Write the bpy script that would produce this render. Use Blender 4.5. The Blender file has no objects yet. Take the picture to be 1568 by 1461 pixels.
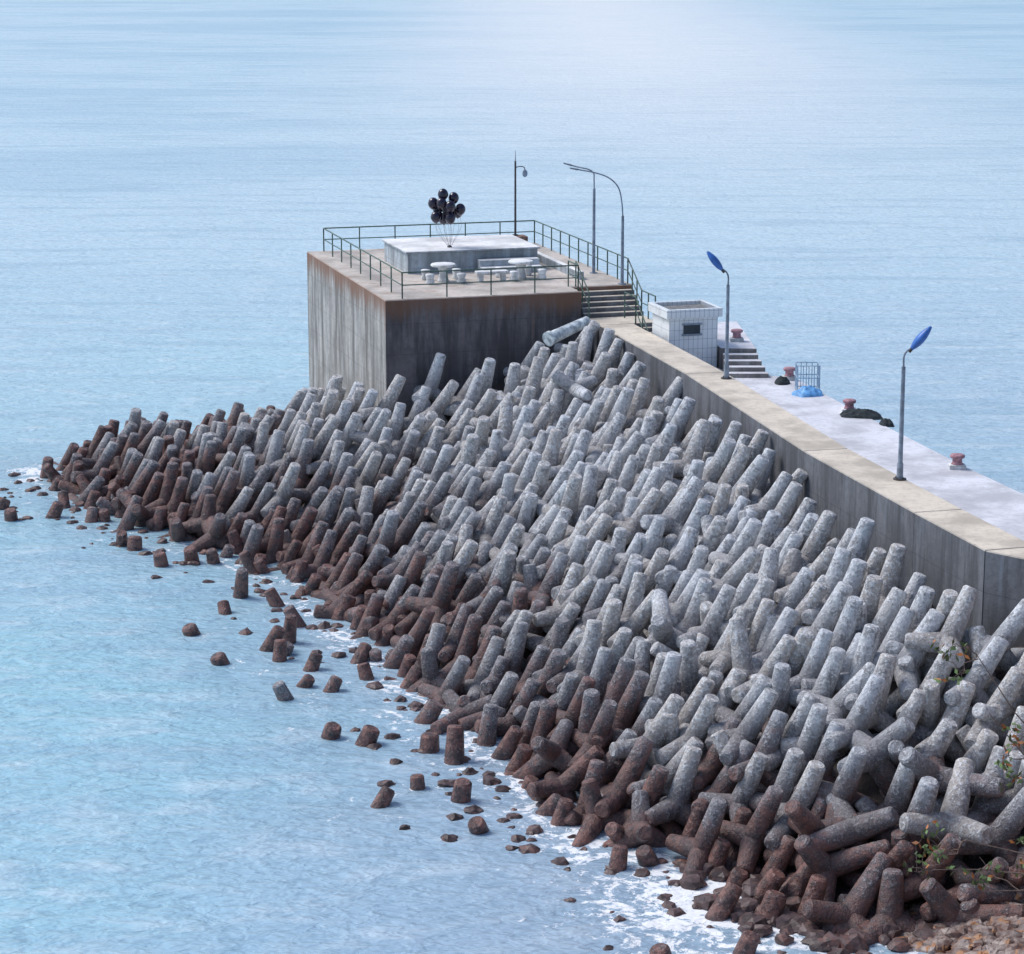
import bpy, math, random
import numpy as np
from mathutils import Vector, Matrix, noise
random.seed(7); rng=np.random.RandomState(11)
S=bpy.context.scene
CAMZ=24.5
# ------------------------------------------------------------ helpers
class NT:
    def __init__(s,mat):
        mat.use_nodes=True; s.t=mat.node_tree; s.t.nodes.clear()
        s.out=s.n('ShaderNodeOutputMaterial')
    def n(s,typ,**k):
        nd=s.t.nodes.new(typ)
        for a,b in k.items():
            if a=='inp':
                for i,v in b.items():
                    if hasattr(v,'is_output'): s.t.links.new(v,nd.inputs[i])
                    else: nd.inputs[i].default_value=v
            else: setattr(nd,a,b)
        return nd
    def pos(s): return s.n('ShaderNodeNewGeometry').outputs['Position']
    def map(s,vec,scale=(1,1,1),loc=(0,0,0),rot=(0,0,0)):
        return s.n('ShaderNodeMapping',inp={'Vector':vec,'Scale':scale,'Location':loc,'Rotation':rot}).outputs[0]
    def noise(s,vec,scale,detail=4,rough=.55,dist=0):
        return s.n('ShaderNodeTexNoise',inp={'Vector':vec,'Scale':scale,'Detail':detail,'Roughness':rough,'Distortion':dist}).outputs['Fac']
    def ramp(s,fac,a,b,smooth=True):
        return s.n('ShaderNodeMapRange',interpolation_type='SMOOTHSTEP' if smooth else 'LINEAR',inp={'Value':fac,'From Min':a,'From Max':b}).outputs[0]
    def math(s,op,a,b=0.0,clamp=False):
        nd=s.n('ShaderNodeMath',operation=op,use_clamp=clamp,inp={0:a,1:b}); return nd.outputs[0]
    def mix(s,f,a,b,typ='MIX'):
        c=lambda q:q if hasattr(q,'is_output') else (tuple(q)+(1,))[:4]
        nd=s.n('ShaderNodeMix',data_type='RGBA',blend_type=typ)
        for i,v in ((0,f),(6,c(a)),(7,c(b))):
            if hasattr(v,'is_output'): s.t.links.new(v,nd.inputs[i])
            else: nd.inputs[i].default_value=v
        return nd.outputs[2]
    def sep(s,vec):
        return s.n('ShaderNodeSeparateXYZ',inp={0:vec}).outputs
    def bump(s,h,strength=.5,dist=.05,normal=None):
        i={'Height':h,'Strength':strength,'Distance':dist}
        if normal is not None: i['Normal']=normal
        return s.n('ShaderNodeBump',inp=i).outputs[0]
    def bsdf(s,color,rough=.8,normal=None,**k):
        c=color if hasattr(color,'is_output') else (tuple(color)+(1,))[:4]
        i={'Base Color':c,'Roughness':rough}
        if normal is not None: i['Normal']=normal
        i.update(k)
        b=s.n('ShaderNodeBsdfPrincipled',inp=i)
        s.t.links.new(b.outputs[0],s.out.inputs[0]); return b
def M(name): return bpy.data.materials.new(name)

def simple(name,col,rough=.5,var=.25,scale=6,metal=0.,bump=.15):
    m=M(name); t=NT(m); p=t.pos()
    n=t.noise(p,scale,4)
    dark=tuple(c*(1-var) for c in col); lite=tuple(min(1,c*(1+var)) for c in col)
    t.bsdf(t.mix(t.ramp(n,.3,.7),dark,lite),rough,t.bump(t.noise(p,scale*5,2),bump,.01),Metallic=metal)
    return m

def concrete(name,side,top,rust=.0,ztop=8.5,streak=.5,rough=.85):
    m=M(name); t=NT(m); p=t.pos()
    g=t.n('ShaderNodeNewGeometry'); nz=t.sep(g.outputs['Normal'])[2]
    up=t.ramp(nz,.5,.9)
    n1=t.noise(p,.6,5,.6); n2=t.noise(p,5,5,.65); n3=t.noise(p,28,2)
    st=t.noise(t.map(p,(1.5,1.5,.18)),1.0,5,.7)
    st2=t.noise(t.map(p,(4.5,4.5,.25),(3,1,0)),1.0,4,.6)
    sd=t.mix(t.math('MULTIPLY',t.ramp(st,.40,.62),min(1,streak+.25)),tuple(c*1.25 for c in side),tuple(c*.42 for c in side))
    sd=t.mix(t.math('MULTIPLY',t.ramp(st2,.5,.72),streak),sd,tuple(min(1,c*k) for c,k in zip(side,(1.55,1.7,1.85))))
    sd=t.mix(t.math('MULTIPLY',t.ramp(n1,.42,.62),.45),sd,tuple(c*.55 for c in side))
    sd=t.mix(t.math('MULTIPLY',t.ramp(n2,.4,.7),.35),sd,tuple(c*.5 for c in side))
    z=t.sep(p)[2]
    w=t.math('FRACT',t.math('MULTIPLY',t.math('ADD',z,t.math('MULTIPLY',n1,.08)),.8))
    ln=t.math('MULTIPLY',t.ramp(w,.035,.0),.5)
    sd=t.mix(ln,sd,tuple(c*.35 for c in side))
    if rust>0:
        d=t.math('SUBTRACT',ztop,z)
        r1=t.math('MULTIPLY',t.ramp(t.math('ADD',d,t.math('MULTIPLY',st,-2.0)),.0,-.9),1)
        r2=t.math('MULTIPLY',t.ramp(st2,.58,.70),t.ramp(d,3.8,.2))
        r3=t.math('MULTIPLY',t.ramp(d,.26,.05),t.ramp(n2,.3,.5))
        rr=t.math('MULTIPLY',t.math('MAXIMUM',t.math('MAXIMUM',r1,r2),r3),rust)
        sd=t.mix(rr,sd,(.25,.125,.075))
    tp=t.mix(t.ramp(n1,.35,.68),tuple(min(1,c*1.12) for c in top),tuple(c*.72 for c in top))
    tp=t.mix(t.math('MULTIPLY',t.ramp(n2,.45,.7),.45),tp,tuple(c*.62 for c in top))
    if rust>0:
        tp=t.mix(t.math('MULTIPLY',t.ramp(t.noise(p,.9,4,.7),.55,.7),.5),tp,(.36,.22,.15))
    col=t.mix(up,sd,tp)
    h=t.math('ADD',n2,t.math('MULTIPLY',n3,.4))
    t.bsdf(col,rough,t.bump(h,.5,.03))
    return m

class MB:
    def __init__(s): s.v=[];s.f=[];s.m=[];s.sm=[]
    def add(s,vs,fs,mi=0,smooth=False):
        o=len(s.v); s.v+= [tuple(v) for v in vs]
        for f in fs: s.f.append(tuple(i+o for i in f)); s.m.append(mi); s.sm.append(smooth)
    def prism(s,poly,z0,z1,mi=0,bev=0.0):
        n=len(poly)
        if sum(poly[i][0]*poly[(i+1)%n][1]-poly[(i+1)%n][0]*poly[i][1] for i in range(n))<0: poly=poly[::-1]
        if bev>0:
            ins=[]
            for i in range(n):
                a=Vector(poly[i-1][:2]);b=Vector(poly[i][:2]);c=Vector(poly[(i+1)%n][:2])
                d1=(b-a).normalized();d2=(c-b).normalized()
                n1=Vector((-d1.y,d1.x));n2=Vector((-d2.y,d2.x))
                k=(n1+n2); k=k/max(.3,(1+n1.dot(n2)))
                q=b+k*bev; ins.append((q.x,q.y))
            vs=[(x,y,z0) for x,y in poly]+[(x,y,z1-bev) for x,y in poly]+[(x,y,z1) for x,y in ins]
            fs=[tuple(range(n))[::-1],tuple(range(2*n,3*n))]
            for i in range(n):
                j=(i+1)%n; fs+= [(i,j,j+n,i+n),(i+n,j+n,j+2*n,i+2*n)]
        else:
            vs=[(x,y,z0) for x,y in poly]+[(x,y,z1) for x,y in poly]
            fs=[tuple(range(n))[::-1],tuple(range(n,2*n))]+[(i,(i+1)%n,(i+1)%n+n,i+n) for i in range(n)]
        s.add(vs,fs,mi)
    def tube(s,pts,rad,seg=10,mi=0,cap=True,smooth=True):
        pts=[Vector(p) for p in pts]
        if not hasattr(rad,'__len__'): rad=[rad]*len(pts)
        vs=[];fs=[]; ref=None
        for i,p in enumerate(pts):
            d=(pts[min(i+1,len(pts)-1)]-pts[max(i-1,0)]).normalized()
            if ref is None: ref=d.orthogonal().normalized()
            ref=(ref-d*ref.dot(d)).normalized(); b=d.cross(ref)
            for k in range(seg):
                a=2*math.pi*k/seg; vs.append(p+(ref*math.cos(a)+b*math.sin(a))*rad[i])
        for i in range(len(pts)-1):
            for k in range(seg):
                k2=(k+1)%seg; fs.append((i*seg+k,i*seg+k2,(i+1)*seg+k2,(i+1)*seg+k))
        s.add(vs,fs,mi,smooth)
        if cap:
            s.add(vs[:seg],[tuple(range(seg))[::-1]],mi); s.add(vs[-seg:],[tuple(range(seg))],mi)
    def lathe(s,c,prof,seg=20,mi=0,mat=None):
        c=Vector(c); vs=[];fs=[]
        for r,z in prof:
            for k in range(seg):
                a=2*math.pi*k/seg; q=Vector((r*math.cos(a),r*math.sin(a),z))
                if mat is not None: q=mat@q
                vs.append(c+q)
        for i in range(len(prof)-1):
            for k in range(seg):
                k2=(k+1)%seg; fs.append((i*seg+k,i*seg+k2,(i+1)*seg+k2,(i+1)*seg+k))
        fs.append(tuple(range(seg))[::-1]); fs.append(tuple(range((len(prof)-1)*seg,len(prof)*seg)))
        s.add(vs,fs,mi,True)
    def rock(s,c,r,mi=0,sub=None,sc=(1,1,.7)):
        vs,fs=ICO; c=Vector(c); o=Vector((random.random()*90,random.random()*90,0))
        rot=Matrix.Rotation(random.random()*6.28,3,'Z')@Matrix.Rotation(random.uniform(-.4,.4),3,'X')
        out=[]
        for v in vs:
            k=1+.45*noise.noise(v*1.3+o)+.2*noise.noise(v*3+o)
            out.append(c+rot@Vector((v.x*sc[0],v.y*sc[1],v.z*sc[2]))*r*k)
        s.add(out,fs,mi,False)
    def obj(s,name,mats,parent=None,angle=None):
        me=bpy.data.meshes.new(name); me.from_pydata(s.v,[],s.f)
        for m in mats: me.materials.append(m)
        me.polygons.foreach_set('material_index',s.m); me.polygons.foreach_set('use_smooth',s.sm)
        me.update(); o=bpy.data.objects.new(name,me); S.collection.objects.link(o)
        if parent: o.parent=parent
        return o
def empty(name,loc=(0,0,0)):
    e=bpy.data.objects.new(name,None); S.collection.objects.link(e); e.empty_display_size=.3
    return e
import bmesh
bm=bmesh.new(); bmesh.ops.create_icosphere(bm,subdivisions=2,radius=1)
ICO=([v.co.copy() for v in bm.verts],[tuple(v.index for v in f.verts) for f in bm.faces]); bm.free()

# platform frame
A=math.radians(16.5); E1=Vector((math.cos(A),math.sin(A))); E2=Vector((-math.sin(A),math.cos(A))); O=Vector((-5.16,102.75))
def PL(u,v,z=None):
    q=O+E1*u+E2*v
    return (q.x,q.y) if z is None else Vector((q.x,q.y,z))
def rect(u0,u1,v0,v1): return [PL(u0,v0),PL(u1,v0),PL(u1,v1),PL(u0,v1)]
ZP=8.5; ZW=7.4; ZK=6.1

# ------------------------------------------------------------ materials
m_plat=concrete('platform_concrete',(.43,.415,.39),(.60,.54,.48),rust=.85,ztop=8.5,streak=.7)
m_platf=concrete('platform_front_dark',(.16,.145,.15),(.5,.45,.4),rust=.7,ztop=8.5,streak=.6)  # darker side colour for the platform's front faces
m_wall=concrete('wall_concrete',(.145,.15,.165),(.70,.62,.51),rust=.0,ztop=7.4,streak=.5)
m_walk=concrete('walkway_concrete',(.26,.25,.24),(.74,.74,.78))
m_block=concrete('block_concrete',(.40,.45,.49),(.87,.86,.85))
m_white=concrete('painted_cement',(.76,.79,.80),(.85,.85,.84))
m_green=simple('green_rail_paint',(.08,.135,.11),.5,.4,9)
m_pole=simple('weathered_grey_pole',(.24,.29,.36),.5,.3,4)
m_blue=simple('blue_enamel',(.05,.17,.52),.35,.2,5)
m_dark=simple('dark_metal',(.07,.06,.06),.5,.3,8)
m_pink=simple('faded_red_paint',(.42,.23,.26),.8,.3,9)
m_tarp=simple('blue_tarp',(.16,.42,.78),.55,.3,6)
m_net=simple('dark_fishing_net',(.03,.04,.045),.95,.4,12,bump=.9)
m_rust=simple('rusty_box',(.30,.19,.14),.8,.4,6)
m_string=simple('balloon_string',(.25,.24,.27),.6,.1,5)
m_glass=simple('dark_window',(.03,.04,.05),.15,.2,2,bump=0)

# tetrapods
m_tet=M('tetrapod_concrete'); t=NT(m_tet); p=t.pos()
rnd=t.n('ShaderNodeAttribute',attribute_name='rnd').outputs['Fac']
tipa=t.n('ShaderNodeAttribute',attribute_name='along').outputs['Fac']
z=t.sep(p)[2]
n1=t.noise(p,.28,3); n2=t.noise(p,3.4,5,.72); n3=t.noise(p,11,3,.7); n4=t.noise(p,42,1)
nst=t.noise(t.map(p,(7,7,1.0)),1.0,3,.65)
zz=t.math('ADD',z,t.math('ADD',t.math('MULTIPLY',t.math('SUBTRACT',n1,.5),5.0),t.math('ADD',t.math('MULTIPLY',t.math('SUBTRACT',rnd,.5),2.2),t.math('MULTIPLY',t.math('SUBTRACT',n2,.5),2.8))))
pale=t.mix(t.ramp(rnd,.1,.9),(.62,.65,.69),(.56,.52,.485))
pale=t.mix(t.ramp(n2,.47,.62),pale,(.31,.305,.315))
pale=t.mix(t.math('MULTIPLY',t.ramp(n3,.49,.60),.85),pale,(.84,.86,.88))
midc=t.mix(t.ramp(n2,.38,.62),(.32,.315,.335),(.11,.10,.108))
midc=t.mix(t.math('MULTIPLY',t.ramp(n3,.53,.63),.7),midc,(.56,.58,.61))
brown=t.mix(t.ramp(n2,.38,.62),(.27,.13,.105),(.07,.044,.044))
brown=t.mix(t.math('MULTIPLY',t.ramp(n3,.56,.66),.5),brown,(.40,.30,.28))
c=t.mix(t.ramp(zz,.7,2.3),brown,midc)
c=t.mix(t.ramp(zz,1.6,3.9),c,pale)
sp=t.math('MULTIPLY',t.ramp(n4,.60,.68),t.ramp(zz,.4,2.0))
c=t.mix(t.math('MULTIPLY',sp,.6),c,(.70,.70,.70))
c=t.mix(t.math('MULTIPLY',t.ramp(nst,.56,.70),.45),c,(.11,.10,.10))
legdark=t.ramp(t.math('ADD',tipa,t.math('MULTIPLY',t.math('SUBTRACT',n2,.5),1.2)),.72,.08)  # legs darken from tip to joint, varied by noise
c=t.mix(t.math('MULTIPLY',legdark,.5),c,(.085,.066,.066))
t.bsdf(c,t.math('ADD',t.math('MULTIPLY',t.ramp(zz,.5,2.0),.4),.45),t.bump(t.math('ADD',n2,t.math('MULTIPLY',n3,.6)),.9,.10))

m_mound=M('mound_core'); t=NT(m_mound); p=t.pos()
t.bsdf(t.mix(t.noise(p,1.5,4),(.03,.025,.025),(.08,.065,.06)),.9,t.bump(t.noise(p,2,4),1,.3))
def rockmat(name,a,b,o):
    m=M(name); t=NT(m); p=t.pos()
    c=t.mix(t.ramp(t.noise(p,1.9,2,.8),.35,.65),a,b)
    c=t.mix(t.ramp(t.noise(p,3.1,1),.56,.66),c,o)
    c=t.mix(t.ramp(t.noise(p,9,4),.55,.7),c,(.06,.045,.045))
    t.bsdf(c,.5,t.bump(t.noise(p,12,4),.5,.03)); return m
m_rock=rockmat('shore_rock',(.14,.075,.058),(.38,.31,.275),(.42,.21,.10))
m_wet=rockmat('wet_rock',(.055,.035,.033),(.15,.10,.095),(.18,.095,.08))
m_leaf=simple('leaf',(.10,.16,.05),.6,.5,3); m_leaf2=simple('autumn_leaf',(.38,.14,.04),.6,.4,3); m_twig=simple('twig_bark',(.17,.12,.10),.9,.3,8)

# ------------------------------------------------------------ plan lines
FOOT=[(-21,109),(-20.2,105.8),(-15.7,98.3),(-12.2,95.2),(-8.2,89.9),(-5.9,83.6),(-3.4,77.7),(-1.67,73.7),(-.07,68.7),(.99,65.1),(3.7,62.5),(6.6,58.6),(9.3,57.4),(13,57.6),(22,57)]
BACK=[(-9.4,119.5),(-14.5,115.0),(-18.8,112),(-21,109)]
WALL=[(-9.4,117.5,1.9),(-5.16,102.75,5.4),(-1,103.9,6.9),(2.96,105,7.7),(3.28,104.5,7.6),(6.4,92.3,7.45),(9.24,78.9,7.35),(11.47,70.6,7.3),(12.7,66.3,7.3),(13.6,65.4,7.3),(22,60,7.3)]
def dseg(px,py,a,b):
    ax,ay=a[:2];bx,by=b[:2]; dx,dy=bx-ax,by-ay
    k=np.clip(((px-ax)*dx+(py-ay)*dy)/(dx*dx+dy*dy),0,1)
    return np.hypot(px-ax-k*dx,py-ay-k*dy),k
def dline(px,py,L):
    best=None;zb=None
    for a,b in zip(L[:-1],L[1:]):
        d,k=dseg(px,py,a,b); zz=(a[2]*(1-k)+b[2]*k) if len(a)>2 else 0*d
        if best is None: best=d;zb=zz
        else:
            m=d<best; best=np.where(m,d,best); zb=np.where(m,zz,zb)
    return best,zb
def tipz(x,y):
    df=dline(x,y,BACK[:-1]+FOOT)[0]; dw,zw=dline(x,y,WALL)
    s=df/(df+dw+1e-6)
    return .7+(zw-.7)*s**.85+.9*np.clip((-13.5-x)/4,0,1)*np.clip(df/2.5,0,1)
POLY=FOOT+[(22,60)]+[w[:2] for w in WALL[::-1]][1:]+BACK[:-1]
def inpoly(x,y,P):
    c=False;n=len(P)
    for i in range(n):
        x1,y1=P[i];x2,y2=P[i-1]
        if (y1>y)!=(y2>y) and x<(x2-x1)*(y-y1)/(y2-y1)+x1: c=not c
    return c

# ------------------------------------------------------------ tetrapods
def tetra_template(seg=14,L=1.14,r0=.32,r1=.22,LU=1.64):
    vs=[];fs=[];sm=[];al=[]
    dirs=[Vector((0,0,1))]+[Vector((math.cos(a)*.943,math.sin(a)*.943,-.333)) for a in (0,2*math.pi/3,4*math.pi/3)]
    for di,d in enumerate(dirs):
        l=LU if di==0 else L
        r=d.orthogonal().normalized(); b=d.cross(r)
        def ring(t_,rad):
            o=len(vs)
            for k in range(seg):
                a=2*math.pi*k/seg; vs.append(d*t_+(r*math.cos(a)+b*math.sin(a))*rad); al.append(t_/l if di==0 else .45*t_/l)
            return o
        def link(o1,o2,s_):
            for k in range(seg):
                k2=(k+1)%seg; fs.append((o1+k,o1+k2,o2+k2,o2+k)); sm.append(s_)
        a0=ring(0,r0);a1=ring(l-.05,r1);link(a0,a1,True)
        b0=ring(l-.05,r1);b1=ring(l,r1-.05);link(b0,b1,True)
        c0=ring(l,r1-.05); fs.append(tuple(range(c0,c0+seg))); sm.append(False)
    return np.array([tuple(v) for v in vs]),fs,sm,np.array(al)
TV,TF,TS,TA=tetra_template()
inst=[]
def orient(up,spin):
    up=Vector(up).normalized()
    q=Vector((0,0,1)).rotation_difference(up).to_matrix()
    return np.array(q@Matrix.Rotation(spin,3,'Z'))
def put(x,y,z,up,spin,sc=1): inst.append((x,y,z,orient(up,spin),sc))
SP=1.15
h=SP*.866
ang=math.radians(-14); ca,sa=math.cos(ang),math.sin(ang)
for layer in range(2):
    for i in range(-66,66):
        for j in range(-66,66):
            gx=i*SP+(j%2)*SP*.5; gy=j*h
            if layer and (i+j)%2: continue
            x=ca*gx-sa*gy; y=80+sa*gx+ca*gy
            if layer: x+=.8;y+=.5
            x+=random.gauss(0,.12); y+=random.gauss(0,.12)
            if not inpoly(x,y,POLY): continue
            dw=float(dline(x,y,WALL)[0])
            if dw<(.7 if (x<4.2 or layer) else .85): continue
            zt=float(tipz(x,y))
            df=float(dline(x,y,FOOT)[0])
            front=(x>7.3 and y<62.3)
            chaos=.025+ (.35 if front else 0)+(.13 if df<1.3 else 0)
            if layer==0:
                if random.random()<chaos:
                    up=Vector((random.gauss(0,1),random.gauss(0,1),random.gauss(0,.7)));
                    zc=zt-.9+random.gauss(0,.2); sp=random.random()*6.28
                else:
                    up=Vector((.42+random.gauss(0,.15),-.05+random.gauss(0,.19),1)); zc=zt-1.48+random.gauss(0,.24); sp=random.gauss(0,.3)
                if df<1.4: zc-=random.random()*.6-.1
                put(x,y,zc,up,sp,random.uniform(.92,1.08)*(1.06 if front else 1))
            else:
                up=Vector((random.gauss(0,1),random.gauss(0,1),random.gauss(0,1)))
                put(x,y,zt-2.0,up,random.random()*6.28,.95)
OUT=[(-20.2,100.3,.35),(-19.1,100.3,.5),(-17.1,99.2,.45),(-18.3,101.6,.5),(-15.2,96.3,.5),(-13,92.7,.4),(-11.1,93.3,.45),(-9.8,88.4,1.0),(-9.8,85.6,.3),(-8.5,81.8,.7),(-7.6,82.6,.9),(-7.7,80.3,.6),(-6.9,79.2,.45),(-6.7,76.4,.45),(-6.2,77,.35),(-5.8,73.1,.3),(-4.9,72,.4),(-3.8,77.4,.5),(-3.3,74.1,.5),(-2.5,71.3,.4),(-1.7,70.2,.95),(-4.1,66.3,.35),(-2.6,68,.3),(-1.6,67.4,.5),(-.6,65.5,.25),(.34,66.3,.4),(4.7,58.7,.7),(5.2,56.8,.45),(3.9,56.3,.3),(5.9,58.4,.6),(2.6,61.8,.5),
(-8.1,81.2,.3),(-9.0,80.4,.2),(-7.2,77.9,.25),(-10.4,83.9,.2),(-21.6,101.4,.3),(-14.6,94.9,.4),(-12.0,93.6,.5),(-7.9,87.0,.5),(-7.0,84.6,.6),(-5.4,79.8,.4),(-4.4,78.2,.4),(-6.4,85.4,.7)]
for x,y,zt in OUT:
    lean=Vector((random.gauss(.2,.35),random.gauss(0,.35),1)).normalized()
    s_=random.uniform(.9,1.25)
    put(x,y,zt-1.55*lean.z*s_,lean,random.random()*6.28,s_)
V=[];R=[];AL=[]
for k,(x,y,z_,r,sc) in enumerate(inst):
    V.append((TV*sc)@r.T+np.array((x,y,z_))); R.append(np.full(len(TV),random.random())); AL.append(TA)
V=np.concatenate(V);R=np.concatenate(R);AL=np.concatenate(AL);nv=len(TV)
me=bpy.data.meshes.new('tetrapod_breakwater')
me.from_pydata(V.tolist(),[],[tuple(i+k*nv for i in f) for k in range(len(inst)) for f in TF])
me.polygons.foreach_set('use_smooth',TS*len(inst)); me.materials.append(m_tet)
at=me.attributes.new('rnd','FLOAT','POINT'); at.data.foreach_set('value',R.astype(np.float32))
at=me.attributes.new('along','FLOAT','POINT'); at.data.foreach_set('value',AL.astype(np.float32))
o=bpy.data.objects.new('tetrapod_breakwater',me); S.collection.objects.link(o)

# core mound
xs=np.arange(-23,23,.6); ys=np.arange(55,126,.6); X,Y=np.meshgrid(xs,ys)
Z=tipz(X,Y)-2.2
vid={};vs=[];fs=[]
for a in range(len(ys)-1):
    for b in range(len(xs)-1):
        if inpoly(xs[b]+.3,ys[a]+.3,POLY):
            q=[]
            for (aa,bb) in ((a,b),(a,b+1),(a+1,b+1),(a+1,b)):
                if (aa,bb) not in vid:
                    vid[(aa,bb)]=len(vs); vs.append((xs[bb],ys[aa],float(Z[aa,bb])+.3*noise.noise(Vector((xs[bb],ys[aa],0)))))
                q.append(vid[(aa,bb)])
            fs.append(tuple(q))
mb=MB(); mb.add(vs,fs,0,True); mb.obj('breakwater_core',[m_mound])

# ------------------------------------------------------------ pier structures
pier=empty('concrete_platform')
mb=MB()
mb.prism([PL(0,0),PL(8.4,0),PL(8.4,1.3),PL(11.1,1.3),PL(11.1,15.3),PL(0,15.3)],-2,ZP,0,.04)
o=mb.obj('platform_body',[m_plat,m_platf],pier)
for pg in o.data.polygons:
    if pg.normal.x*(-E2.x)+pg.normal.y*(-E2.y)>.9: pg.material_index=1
mb=MB()
mb.prism(rect(2.7,8.6,6.9,11.2),ZP,9.4,0,.03)
mb.prism(rect(2.6,8.7,6.8,11.3),9.4,9.48,0,.02)
mb.prism(rect(5.8,8.5,6.3,6.79),ZP,9.05,0,.02); mb.prism(rect(5.8,8.5,5.85,6.29),ZP,8.78,0,.02)
mb.prism(rect(9.3,9.55,3.2,14.2),ZP,8.85,0,.02)
mb.prism(rect(8.75,9.2,9.5,11.4),ZP,9.0,0,.02)
mb.obj('raised_block',[m_block],pier)
mb=MB(); mb.prism(rect(9.4,10.4,14.3,15.0),ZP,8.95,0,.03); mb.obj('rusty_plinth',[m_rust],pier)

mb=MB()
mb.prism(rect(8.45,11.1,-2.0,1.298),-2,ZW,0,.02)
nst=6
for i in range(nst-1):
    zt=ZP-(i+1)*(ZP-ZW)/nst
    mb.prism(rect(8.47,11.08,1.296-(i+1)*.3,1.296-i*.3-(.0 if i==0 else .002)),ZW-.01,zt,0,.02)
for i in range(7):
    mb.prism(rect(10.02,11.08,-2.003-(i+1)*.26,-2.003-i*.26),ZK-.3,ZW-(i+1)*.17,0,.015)
mb.obj('landing_steps',[m_wall])

# parapet wall
WL=[PL(8.5,-2.003),(6.4,92.3),(9.24,78.9),(11.47,70.6),(12.7,66.3)]
def offset(L,d):
    out=[]
    for i,pnt in enumerate(L):
        a=Vector(L[max(i-1,0)]);b=Vector(L[min(i+1,len(L)-1)]); t_=(b-a).normalized(); n_=Vector((-t_.y,t_.x))
        q=Vector(pnt)+n_*d; out.append((q.x,q.y))
    return out
def resample(L,step):
    out=[]
    for a,b in zip(L[:-1],L[1:]):
        n=max(1,int((Vector(b)-Vector(a)).length/step))
        for i in range(n):
            k=i/n; out.append((a[0]*(1-k)+b[0]*k,a[1]*(1-k)+b[1]*k))
    out.append(tuple(L[-1])); return out
mb=MB()
def bay_wall(L,width,z1,blen,gap=.02):
    pts=resample(L,blen); O1=offset(pts,width)
    for i in range(len(pts)-1):
        a=Vector(pts[i]);b=Vector(pts[i+1]);c=Vector(O1[i+1]);d=Vector(O1[i])
        t1=(b-a).normalized()*gap
        mb.prism([tuple(a+t1),tuple(b-t1*0),tuple(c-t1*0),tuple(d+t1)],-1,z1,0,.03)
bay_wall(WL,1.5,ZW,9.0)
mb.prism([(12.72,66.25),(13.7,65.3),(23,58.6),(23,60.5),(14.3,67.2),(14.2,66.7)],-1,ZW+.0,0,.03)
mb.obj('breakwater_parapet_wall',[m_wall])
# walkway
mb=MB()
inner=offset(WL,1.52)
right=[(9.72,107),(9.95,99.2),(11.2,98),(12.7,91.5),(15.1,82.1),(16.0,79.0),(19.5,68),(24,60)]
pl=[inner[0]]+inner[1:]+[(14.35,67.25),(23.2,60.6)]+right[::-1]+[PL(12.0,1.2),PL(11.12,1.2),PL(11.12,-2.0)]
mb.prism(pl,-2,ZK,0,.0)
mb.obj('pier_walkway',[m_walk])
mb=MB()
ZR=6.97
mb.prism([(8.35,100.3),(9.75,100.1),(9.55,106.8),(6.3,106.3),(6.15,104.1),(7.8,102.8)],ZK-.1,ZR,0,.02)
for i in range(4):
    y1=100.08-i*.42
    mb.prism([(8.4,y1-.418),(9.78+.1*i,y1-.418),(9.78+.1*i,y1),(8.4,y1)],ZK-.1,ZR-(i+1)*.174,0,.015)
mb.obj('pier_steps',[m_walk])

# hut
hut=empty('white_tiled_hut')
m_tile=M('white_tile'); t=NT(m_tile); p=t.pos(); s_=t.sep(t.map(p,rot=(0,0,-A)))
fx=t.math('FRACT',t.math('MULTIPLY',s_[0],5.0)); fz=t.math('FRACT',t.math('MULTIPLY',s_[2],2.6))
l=t.math('MAXIMUM',t.math('MAXIMUM',t.ramp(fx,.14,.05),t.ramp(fz,.06,.02)),0.0)
c=t.mix(l,(.84,.88,.90),(.36,.40,.45)); c=t.mix(t.math('MULTIPLY',t.ramp(t.noise(p,2,5),.5,.75),.5),c,(.45,.45,.43))
t.bsdf(c,.4)
mb=MB(); mb.prism(rect(10.15,12.2,-5.9,-3.9),ZK,8.2,0); mb.obj('walls',[m_tile],hut)
mb=MB(); mb.prism(rect(10.0,12.35,-6.05,-3.8),8.2,8.38,0,.0)
for r_ in (rect(10.0,12.35,-6.05,-5.87),rect(10.0,12.35,-3.98,-3.8),rect(10.0,10.18,-5.868,-3.982),rect(12.17,12.35,-5.868,-3.982)): mb.prism(r_,8.38,8.55,0,.01)
mb.obj('roof_parapet',[m_tile],hut)
mb=MB(); mb.prism(rect(10.19,12.16,-5.86,-3.99),8.382,8.41); mb.obj('roof_deck',[simple('roof_felt',(.2,.2,.2),.9,.3)],hut)
mb=MB(); mb.prism(rect(10.75,11.45,-5.93,-5.898),7.55,7.9); mb.obj('window',[m_glass],hut)
mb=MB(); mb.prism(rect(10.68,11.52,-5.97,-5.9),7.47,7.548); mb.prism(rect(10.68,11.52,-5.95,-5.9),7.902,7.96); mb.obj('window_frame',[m_pole],hut)

# tapered cylinder standing in for pale tetrapod legs at the platform corner
mb=MB(); mb.tube([(1.5,102.2,7.0),(2.3,102.9,7.25),(3.1,103.6,7.5)],[.27,.25,.22],16)
mb.tube([(1.46,102.16,6.99),(1.58,102.28,7.03)],[.31,.31],16)
mb.obj('pale_leg_stand_in',[simple('pale_leg_stand_in_mat',(.62,.71,.78),.6,.5,4)])

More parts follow.
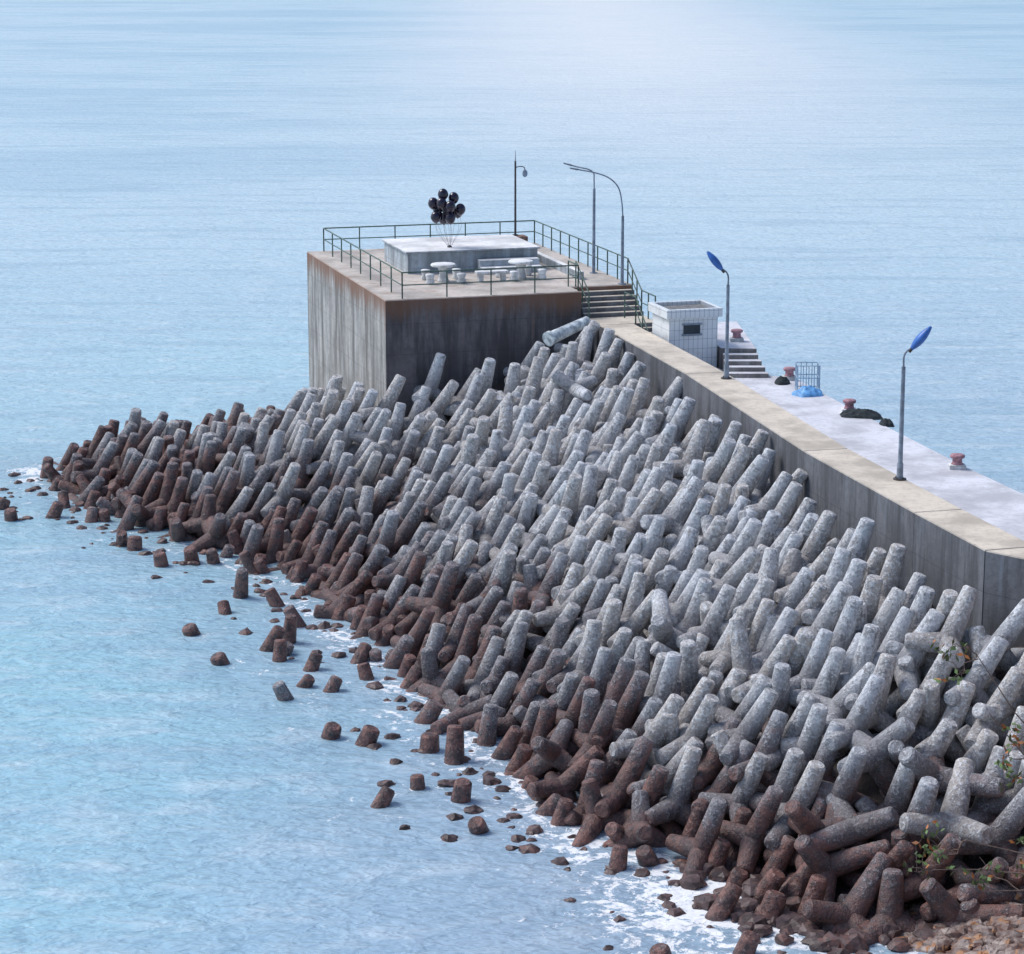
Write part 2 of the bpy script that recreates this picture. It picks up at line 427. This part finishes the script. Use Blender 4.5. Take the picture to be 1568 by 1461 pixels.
# ------------------------------------------------------------ railings
def rail_run(mb,pts,npost,H=1.08,r=.03,first=True):
    for (a,b),n in zip(zip(pts[:-1],pts[1:]),npost):
        a=Vector(a);b=Vector(b)
        for hh in (H,H*.52): mb.tube([a+Vector((0,0,hh)),b+Vector((0,0,hh))],r if hh==H else r*.8,8)
        for i in range(n+1):
            q=a.lerp(b,i/n); mb.tube([q,q+Vector((0,0,H))],r,8)
mb=MB()
rail_run(mb,[PL(8.3,.15,ZP),PL(.75,.15,ZP),PL(.75,15.05,ZP),PL(10.95,15.05,ZP),PL(10.95,1.5,ZP)],[4,8,6,10])
rail_run(mb,[PL(8.3,.15,ZP),PL(8.3,1.5,ZP)],[1])
rail_run(mb,[PL(8.6,1.4,ZP),PL(8.6,-.4,ZW)],[2]); 
rail_run(mb,[PL(10.95,1.5,ZP),PL(10.95,-.3,ZW),PL(10.95,-2.0,ZW)],[3,2])
rail_run(mb,[PL(10.1,-.6,ZW),PL(10.1,-2.0,ZW),PL(10.1,-3.7,ZK)],[1,2])
mb.obj('guard_railing',[m_green])

# ------------------------------------------------------------ lamps
def curve(pts,n=8):
    P=[Vector(p) for p in pts]; P=[P[0]*2-P[1]]+P+[P[-1]*2-P[-2]]; out=[]
    for i in range(1,len(P)-2):
        for k in range(n):
            t_=k/n; a,b,c,d=P[i-1:i+3]
            out.append(.5*((2*b)+(c-a)*t_+(2*a-5*b+4*c-d)*t_*t_+(3*b-a-3*c+d)*t_**3))
    out.append(P[-2]); return out
def leaf_lamp(x,y,z0,side,dy=.0):
    e=empty('street_lamp'); b=Vector((x,y,z0))
    mb=MB(); mb.tube([b,b+Vector((0,0,.04))],.2,14); 
    for k in range(4):
        q=b+Vector((math.cos(k*1.57+.78)*.14,math.sin(k*1.57+.78)*.14,.04)); mb.tube([q,q+Vector((0,0,.05))],.02,6)
    mb.obj('base_plate',[m_dark],e)
    mb=MB(); mb.tube([b+Vector((0,0,.04)),b+Vector((0,0,1.0)),b+Vector((0,0,3.45))],[.075,.07,.06],12)
    mb.tube([b+Vector((0,0,.0401)),b+Vector((0,0,.5))],[.1,.095],12)
    n0=b+Vector((0,0,3.45)); P=curve([n0,n0+Vector((.0,0,.3)),n0+Vector((side*.09,0,.48)),n0+Vector((side*.28,dy,.6))]); mb.tube(P,.03,8)
    mb.obj('pole',[m_pole],e)
    d=Vector((side*.50,dy,.60)).normalized(); c=n0+Vector((side*.22,dy*.5,.54)); L=.88
    r=Vector((0,1,0)); r=(r-d*r.dot(d)).normalized(); nn=d.cross(r)
    vs=[];fs=[];N=12;G=14
    for i in range(N+1):
        k=i/N; w=.19*(math.sin(math.pi*min(1,k*.92+.06))**.75)*(1-.15*k); th=w*.7
        for g in range(G):
            a=2*math.pi*g/G; vs.append(c+d*(k*L)+r*(math.cos(a)*w)+nn*(math.sin(a)*(th+.015)))
    for i in range(N):
        for g in range(G): fs.append((i*G+g,i*G+(g+1)%G,(i+1)*G+(g+1)%G,(i+1)*G+g))
    fs+= [tuple(range(G))[::-1],tuple(range(N*G,N*G+G))]
    mb=MB(); mb.add(vs,fs,0,True); mb.obj('lamp_head',[m_blue],e)
    mb=MB(); mb.tube([c-d*.12,c+d*.06],.055,10); mb.obj('socket',[m_dark],e)
leaf_lamp(7.81,91.3,ZW,-1); leaf_lamp(11.68,74.8,ZW,1)
def arm_lamp(b,hp,pts):
    e=empty('street_lamp'); b=Vector(b)
    mb=MB(); mb.tube([b,b+Vector((0,0,.03))],.18,12); mb.tube([b+Vector((0,0,.03)),b+Vector((0,0,hp))],[.075,.06],12); mb.obj('pole',[m_pole],e)
    mb=MB(); P=curve([b+Vector(q) for q in pts]); mb.tube(P,.03,8)
    mb.tube([P[-1],P[-1]+(P[-1]-P[-2]).normalized()*.35],[.045,.03],8)
    mb.obj('curved_arm',[m_pole],e)
arm_lamp(PL(10.7,1.5,ZP),2.9,[(0,0,2.9),(-.05,0,3.5),(-.2,0,4.1),(-.6,0,4.5),(-1.2,0,4.72),(-1.9,0,4.85)])
arm_lamp(PL(10.55,4.9,ZP),3.7,[(0,0,3.7),(-.01,0,4.1),(-.03,0,4.35),(-.25,0,4.52),(-.7,0,4.62),(-1.0,0,4.7)])
e=empty('surveillance_camera_pole'); b=PL(9.9,14.7,8.95)
mb=MB(); mb.tube([b,b+Vector((0,0,.05))],.14,12); mb.tube([b+Vector((0,0,.05)),b+Vector((0,0,3.5))],[.055,.045],10); mb.tube([b+Vector((0,0,3.5)),b+Vector((0,0,4.0))],[.02,.008],6); mb.obj('mast',[m_dark],e)
mb=MB(); mb.tube(curve([b+Vector((0,0,3.2)),b+Vector((.2,0,3.25)),b+Vector((.4,0,3.22)),b+Vector((.45,0,3.1))]),.022,8)
mb.obj('bracket',[m_dark],e)
mb=MB(); mb.lathe(b+Vector((.45,0,2.9)),[(.03,-.14),(.09,-.11),(.12,-.03),(.12,.06),(.1,.14),(.04,.2)],14); mb.obj('camera_dome',[m_pole],e)

# tables and stools
for u,v in ((3.6,4.3),(7.05,4.3)):
    e=empty('round_stone_table'); c=PL(u,v,ZP)
    mb=MB(); mb.lathe(c,[(.26,0),(.22,.1),(.17,.4),(.24,.62),(.24,.66)],20); mb.lathe(c,[(.5,.661),(.54,.69),(.54,.75),(.5,.78),(.02,.785)],28); mb.obj('table',[m_white],e)
    for k in range(4):
        a=.5+k*1.571+u; q=c+Vector((math.cos(a)*.95,math.sin(a)*.95,0))
        e2=empty('stone_stool'); mb=MB(); mb.lathe(q,[(.17,0),(.2,.1),(.15,.22),(.2,.38),(.19,.44),(.02,.46)],16); mb.obj('stool',[m_white],e2)
e=empty('stone_bench'); mb=MB(); mb.prism(rect(4.9,6.3,3.6,4.0),ZP+.36,ZP+.46,0,.02); mb.prism(rect(5.0,5.2,3.65,3.95),ZP,ZP+.36); mb.prism(rect(6.0,6.2,3.65,3.95),ZP,ZP+.36); mb.obj('bench',[m_white],e)

# balloons
e=empty('balloon_bunch')
m_bal=M('black_balloon'); t=NT(m_bal); t.bsdf((.016,.01,.03),.14,None,**{'Coat Weight':.4})
knot=Vector((-2.75,111.6,9.56))
bm_=MB(); sm_=MB()
bal=[(682,284,0),(698,290,.15),(667,298,.1),(708,307,.1),(680,297,-.2),(693,301,-.3),(689,311,.25),(671,318,-.1),(693,319,-.25),(704,312,.3),(682,322,.3),(674,307,.35)]
for bx,by,dy in bal:
    c=Vector((-2.85+(bx-688)/34.6,111.6+dy,11.25-(by-303)/34.6))
    tl=Matrix.Rotation(random.uniform(-.15,.15),3,'Y')
    prof=[(.006,-.30),(.02,-.285)]+[(.235*math.sin(math.pi*k/14)*(.82+.18*min(1,k/7)),-.27*math.cos(math.pi*k/14)) for k in range(1,14)]+[(.004,.27)]
    bm_.lathe(c,prof,18,0,tl)
    q=c+tl@Vector((0,0,-.3))
    sm_.tube(curve([q,q.lerp(knot,.4)+Vector(((bx-688)/90,0,0)),knot+Vector(((bx-688)/200,dy*.2,0))],5),.006,5)
bm_.obj('balloons',[m_bal],e); sm_.obj('strings',[m_string],e)
mb=MB(); mb.lathe((-2.75,111.6,9.48),[(.1,0),(.11,.04),(.05,.09)],12); mb.obj('weight',[m_dark],e)

# bollards & deck clutter
for x,y,zb in ((9.1,101.8,ZR),(10.85,98.0,ZK),(12.35,91.5,ZK),(14.7,82.1,ZK)):
    e=empty('mooring_bollard'); c=Vector((x,y,zb))
    mb=MB(); mb.prism([(x-.27,y-.2),(x+.27,y-.2),(x+.27,y+.2),(x-.27,y+.2)],zb,zb+.16,0,.03); mb.obj('plinth',[m_white],e)
    mb=MB(); mb.lathe(c+Vector((0,0,.16)),[(.20,0),(.17,.05),(.16,.18),(.24,.22),(.25,.29),(.2,.33),(.02,.34)],16); mb.obj('bollard_head',[m_pink],e)
e=empty('fishing_cage'); mb=MB(); cx,cy=11.3,95.8
for zz in (0.08,.55,1.02):
    P=[Vector((cx+dx*.42,cy+dy*.4,ZK+zz)) for dx,dy in ((-1,-1),(1,-1),(1,1),(-1,1),(-1,-1))]
    for a,b in zip(P[:-1],P[1:]): mb.tube([a,b],.02,6)
for i in range(5):
    for sy in (-1,1):
        x=cx-.42+.21*i; mb.tube([(x,cy+sy*.4,ZK),(x,cy+sy*.4,ZK+1.02)],.016,6)
for i in range(1,4):
    for sx in (-1,1):
        y=cy-.4+.2*i; mb.tube([(cx+sx*.42,y,ZK),(cx+sx*.42,y,ZK+1.02)],.016,6)
mb.obj('frame',[simple('cage_paint',(.35,.48,.60),.5,.2)],e)
def heap(name,cx,cy,rx,ry,hz,mat,seed):
    vs=[];fs=[];N=26
    for i in range(N):
        for j in range(N):
            a=i/(N-1)*2-1;b=j/(N-1)*2-1
            r=math.hypot(a,b); k=max(0,1-r**2)
            nn=noise.noise(Vector((a*2.5+seed,b*2.5,0)))*.5+noise.noise(Vector((a*6+seed,b*6,3)))*.25
            s_=1+.25*noise.noise(Vector((a+seed,b,9)))
            vs.append((cx+a*rx*s_,cy+b*ry*s_,ZK+.004+max(0,k**.6*hz*(1+nn))if r<1 else ZK-.03))
    for i in range(N-1):
        for j in range(N-1): fs.append((i*N+j,(i+1)*N+j,(i+1)*N+j+1,i*N+j+1))
    mb=MB(); mb.add(vs,fs,0,True); mb.obj(name,[mat])
heap('blue_tarpaulin',11.2,94.9,.6,.5,.3,m_tarp,3)
heap('fishing_net_heap',12.7,90.9,.75,.55,.22,m_net,8)
heap('fishing_net_heap',10.5,97.2,.3,.35,.25,m_net,15)
heap('fishing_net_heap',13.4,89.4,.25,.4,.18,m_net,25)

# ------------------------------------------------------------ shore bottom right
xs=np.linspace(8.2,40,60); ys=np.linspace(25,59.5,60); vs=[];fs=[]
def shz(x,y):
    hill=max(0,x-(.225*y+.3))*.9
    return -.5+.28*max(0,x-8.2)+hill+.15*noise.noise(Vector((x,y,0)))
for y in ys:
    for x in xs: vs.append((x,y,shz(x,y) if y<59.4 else -1))
n=len(xs)
for i in range(len(ys)-1):
    for j in range(n-1): fs.append((i*n+j,i*n+j+1,(i+1)*n+j+1,(i+1)*n+j))
mb=MB(); mb.add(vs,fs,0,True); mb.obj('shore_ground',[m_rock])
mb=MB()
for i in range(1200):
    x=random.uniform(8.3,14); y=random.uniform(53,60)
    if x<8.3+max(0,(58-y))*.35: continue
    mb.rock((x,y,shz(x,y)+.06),random.choice([.08,.1,.14,.18,.22,.28]))
for i in range(110):
    x=random.uniform(4.5,11); y=random.uniform(56.8,62)
    if x<4.5+(60-y)*.5: continue
    mb.rock((x,y,max(.0,shz(x,y))+.05),random.uniform(.2,.42),1)
for i in range(230):
    k=random.random()*(len(FOOT)-3); a=int(k);f_=k-a
    x=FOOT[a][0]*(1-f_)+FOOT[a+1][0]*f_; y=FOOT[a][1]*(1-f_)+FOOT[a+1][1]*f_
    mb.rock((x+random.gauss(-.5,1.2),y+random.gauss(-.5,1.3),-.05),random.uniform(.1,.3),1)
mb.obj('shore_rocks',[m_rock,m_wet])
# shrub
e=empty('shrub'); mb=MB(); lf=MB()
root=Vector((13.0,50,shz(13,50)))
def branch(a,b,r,depth):
    a=Vector(a);b=Vector(b); P=[]
    for i in range(9):
        k=i/8; q=a.lerp(b,k)+Vector((noise.noise(b+Vector((k*3,0,0))),noise.noise(b+Vector((0,k*3,5))),noise.noise(b+Vector((9,k*3,0)))))*.25*math.sin(k*3.14)
        P.append(q)
    mb.tube(P,[r*(1-.7*i/8) for i in range(9)],6)
    if depth==0:
        for i in range(6):
            q=P[random.randint(3,8)]; d=Vector((random.gauss(0,1),random.gauss(0,1),random.gauss(0,1))).normalized(); s_=d.orthogonal().normalized()
            lf.add([q,q+d*.07+s_*.045,q+d*.17,q+d*.07-s_*.045],[(0,1,2,3)],1 if random.random()<.25 else 0)
    else:
        for i in range(3):
            q=P[random.randint(3,8)]; branch(q,q+Vector((random.gauss(-.35,.3),random.gauss(0,.3),random.gauss(.15,.35))),r*.5,depth-1)
for tgt in ((9.5,50,9.4),(9.9,50.4,8.0),(9.5,50.2,5.3),(9.8,49.6,4.4),(10.8,50.5,7.5),(8.9,50.3,4.6)):
    branch(root+Vector((0,0,2.5)),tgt,.03,2)
mb.tube([root-Vector((0,0,.3)),root+Vector((0,0,2.5))],[.12,.05],8)
mb.obj('branches',[m_twig],e); lf.obj('leaves',[m_leaf,m_leaf2],e)

# ------------------------------------------------------------ water
def axis(lo,hi,step,far,g=1.25):
    a=list(np.arange(lo,hi,step)); s_=step; x=a[-1]
    while x<far: s_*=g; x+=s_; a.append(x)
    s_=step; x=a[0]; b=[]
    while x>-far: s_*=g; x-=s_; b.append(x)
    return np.array(b[::-1]+a)
xs=axis(-30,30,.45,5000); ys=axis(45,130,.45,6000)
X,Y=np.meshgrid(xs,ys)
d1=dline(X,Y,FOOT+[])[0]; d2=dline(X,Y,BACK)[0]
for x,y,_ in OUT: d1=np.minimum(d1,np.hypot(X-x,Y-y)*1.2+.9)
d3=dline(X,Y,[(11.2,98),(12.7,91.5),(15.1,82.1),(19.5,68)])[0]
sh=(1.08-.22*np.clip((Y-70)/25,0,1))*np.exp(-(d1/3.6))+.9*np.exp(-d3/5.0)+.4*np.exp(-d2/2)
near=np.exp(-(((X-4.0)/5.5)**2+((Y-58.6)/3.6)**2)); sh=sh+.55*near
nx=len(xs); ny=len(ys)
idx=np.arange(nx*ny).reshape(ny,nx)
F=np.stack([idx[:-1,:-1],idx[:-1,1:],idx[1:,1:],idx[1:,:-1]],-1).reshape(-1,4)
me=bpy.data.meshes.new('sea_water'); me.from_pydata(np.stack([X,Y,0*X],-1).reshape(-1,3).tolist(),[],F.tolist())
at=me.attributes.new('shore','FLOAT','POINT'); at.data.foreach_set('value',sh.reshape(-1).astype(np.float32))
me.polygons.foreach_set('use_smooth',[True]*len(F))
o=bpy.data.objects.new('sea_water',me); S.collection.objects.link(o)
m_sea=M('sea_water'); t=NT(m_sea); p=t.pos()
shn=t.n('ShaderNodeAttribute',attribute_name='shore').outputs['Fac']
w1=t.noise(t.map(p,(.4,.75,1)),1.0,4,.62,.4); w2=t.noise(t.map(p,(1.8,3.2,1),(5,3,0)),1.0,2,.6,.4); w3=t.noise(t.map(p,(.012,.035,1)),1.0,3,.5)
w4=t.noise(t.map(p,(.07,.4,1),(7,2,0)),1.0,3,.6)
f1=t.noise(p,.9,5,.72,1.2); f2=t.noise(p,3.5,3,.7,.8)
ff=t.math('ADD',t.math('MULTIPLY',f1,.6),t.math('MULTIPLY',f2,.4))
thr=t.math('SUBTRACT',.73,t.math('MULTIPLY',shn,.228))
foam=t.ramp(t.math('SUBTRACT',ff,thr),.0,.06)
sx=t.sep(p)
deep=(.40,.55,.69); teal=(.35,.65,.75)
tf=t.math('ADD',t.math('MULTIPLY',t.ramp(sx[0],2.,-13.),.75),t.math('MULTIPLY',t.math('SUBTRACT',t.noise(t.map(p,(.04,.05,1)),1,2),.5),1.5),True)
body=t.mix(tf,deep,teal)
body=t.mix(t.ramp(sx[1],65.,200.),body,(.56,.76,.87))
body=t.mix(t.math('MULTIPLY',t.ramp(w1,.46,.70),.45),body,(.72,.83,.89))
body=t.mix(t.math('MULTIPLY',t.ramp(w2,.50,.30),.4),body,(.18,.31,.43))
body=t.mix(t.math('MULTIPLY',t.ramp(w4,.50,.36),.38),body,(.30,.48,.62))
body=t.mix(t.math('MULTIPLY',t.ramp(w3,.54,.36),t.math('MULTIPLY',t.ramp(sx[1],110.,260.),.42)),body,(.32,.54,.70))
body=t.mix(t.math('MULTIPLY',shn,.45,True),body,(.27,.35,.44))
# bright sheen far offshore, painted into the water colour
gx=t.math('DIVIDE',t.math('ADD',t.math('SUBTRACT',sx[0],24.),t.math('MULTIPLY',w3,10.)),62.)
sheen=t.math('MULTIPLY',t.ramp(t.math('ABSOLUTE',gx),1.0,.0),t.ramp(sx[1],120.,440.))
body=t.mix(t.math('MULTIPLY',sheen,t.math('ADD',.65,t.math('MULTIPLY',w4,.5)),True),body,(.93,.95,.96))
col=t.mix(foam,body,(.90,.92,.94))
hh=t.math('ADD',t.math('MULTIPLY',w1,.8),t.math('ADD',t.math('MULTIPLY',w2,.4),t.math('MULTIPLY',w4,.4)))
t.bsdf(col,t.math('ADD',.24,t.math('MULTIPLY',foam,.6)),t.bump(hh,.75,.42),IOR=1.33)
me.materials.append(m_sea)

# ------------------------------------------------------------ light, sky, camera
sd=Vector((-.62,.22,.86)).normalized()
W=bpy.data.worlds.new('World'); S.world=W; W.use_nodes=True; nt=W.node_tree
sky=nt.nodes.new('ShaderNodeTexSky'); sky.sky_type='NISHITA'; sky.sun_disc=False
sky.sun_elevation=math.asin(sd.z); sky.sun_rotation=math.atan2(sd.x,sd.y); sky.air_density=1.0; sky.dust_density=2.0; sky.ozone_density=2.3
bg=nt.nodes['Background']; bg.inputs[1].default_value=.15; nt.links.new(sky.outputs[0],bg.inputs[0])
L=bpy.data.lights.new('sun','SUN'); L.energy=2.1; L.angle=math.radians(28); L.color=(1,.98,.96)
lo=bpy.data.objects.new('sun',L); S.collection.objects.link(lo); lo.rotation_euler=sd.to_track_quat('Z','Y').to_euler()
cam=bpy.data.cameras.new('camera'); co=bpy.data.objects.new('camera',cam); S.collection.objects.link(co)
co.location=(0,0,CAMZ); co.rotation_euler=(math.radians(90-12.82),0,0)
cam.sensor_width=36; cam.lens=36*3900/1568; cam.clip_end=12000; cam.clip_start=.5
S.camera=co
S.view_settings.view_transform='Standard'; S.view_settings.look='None'; S.view_settings.exposure=0
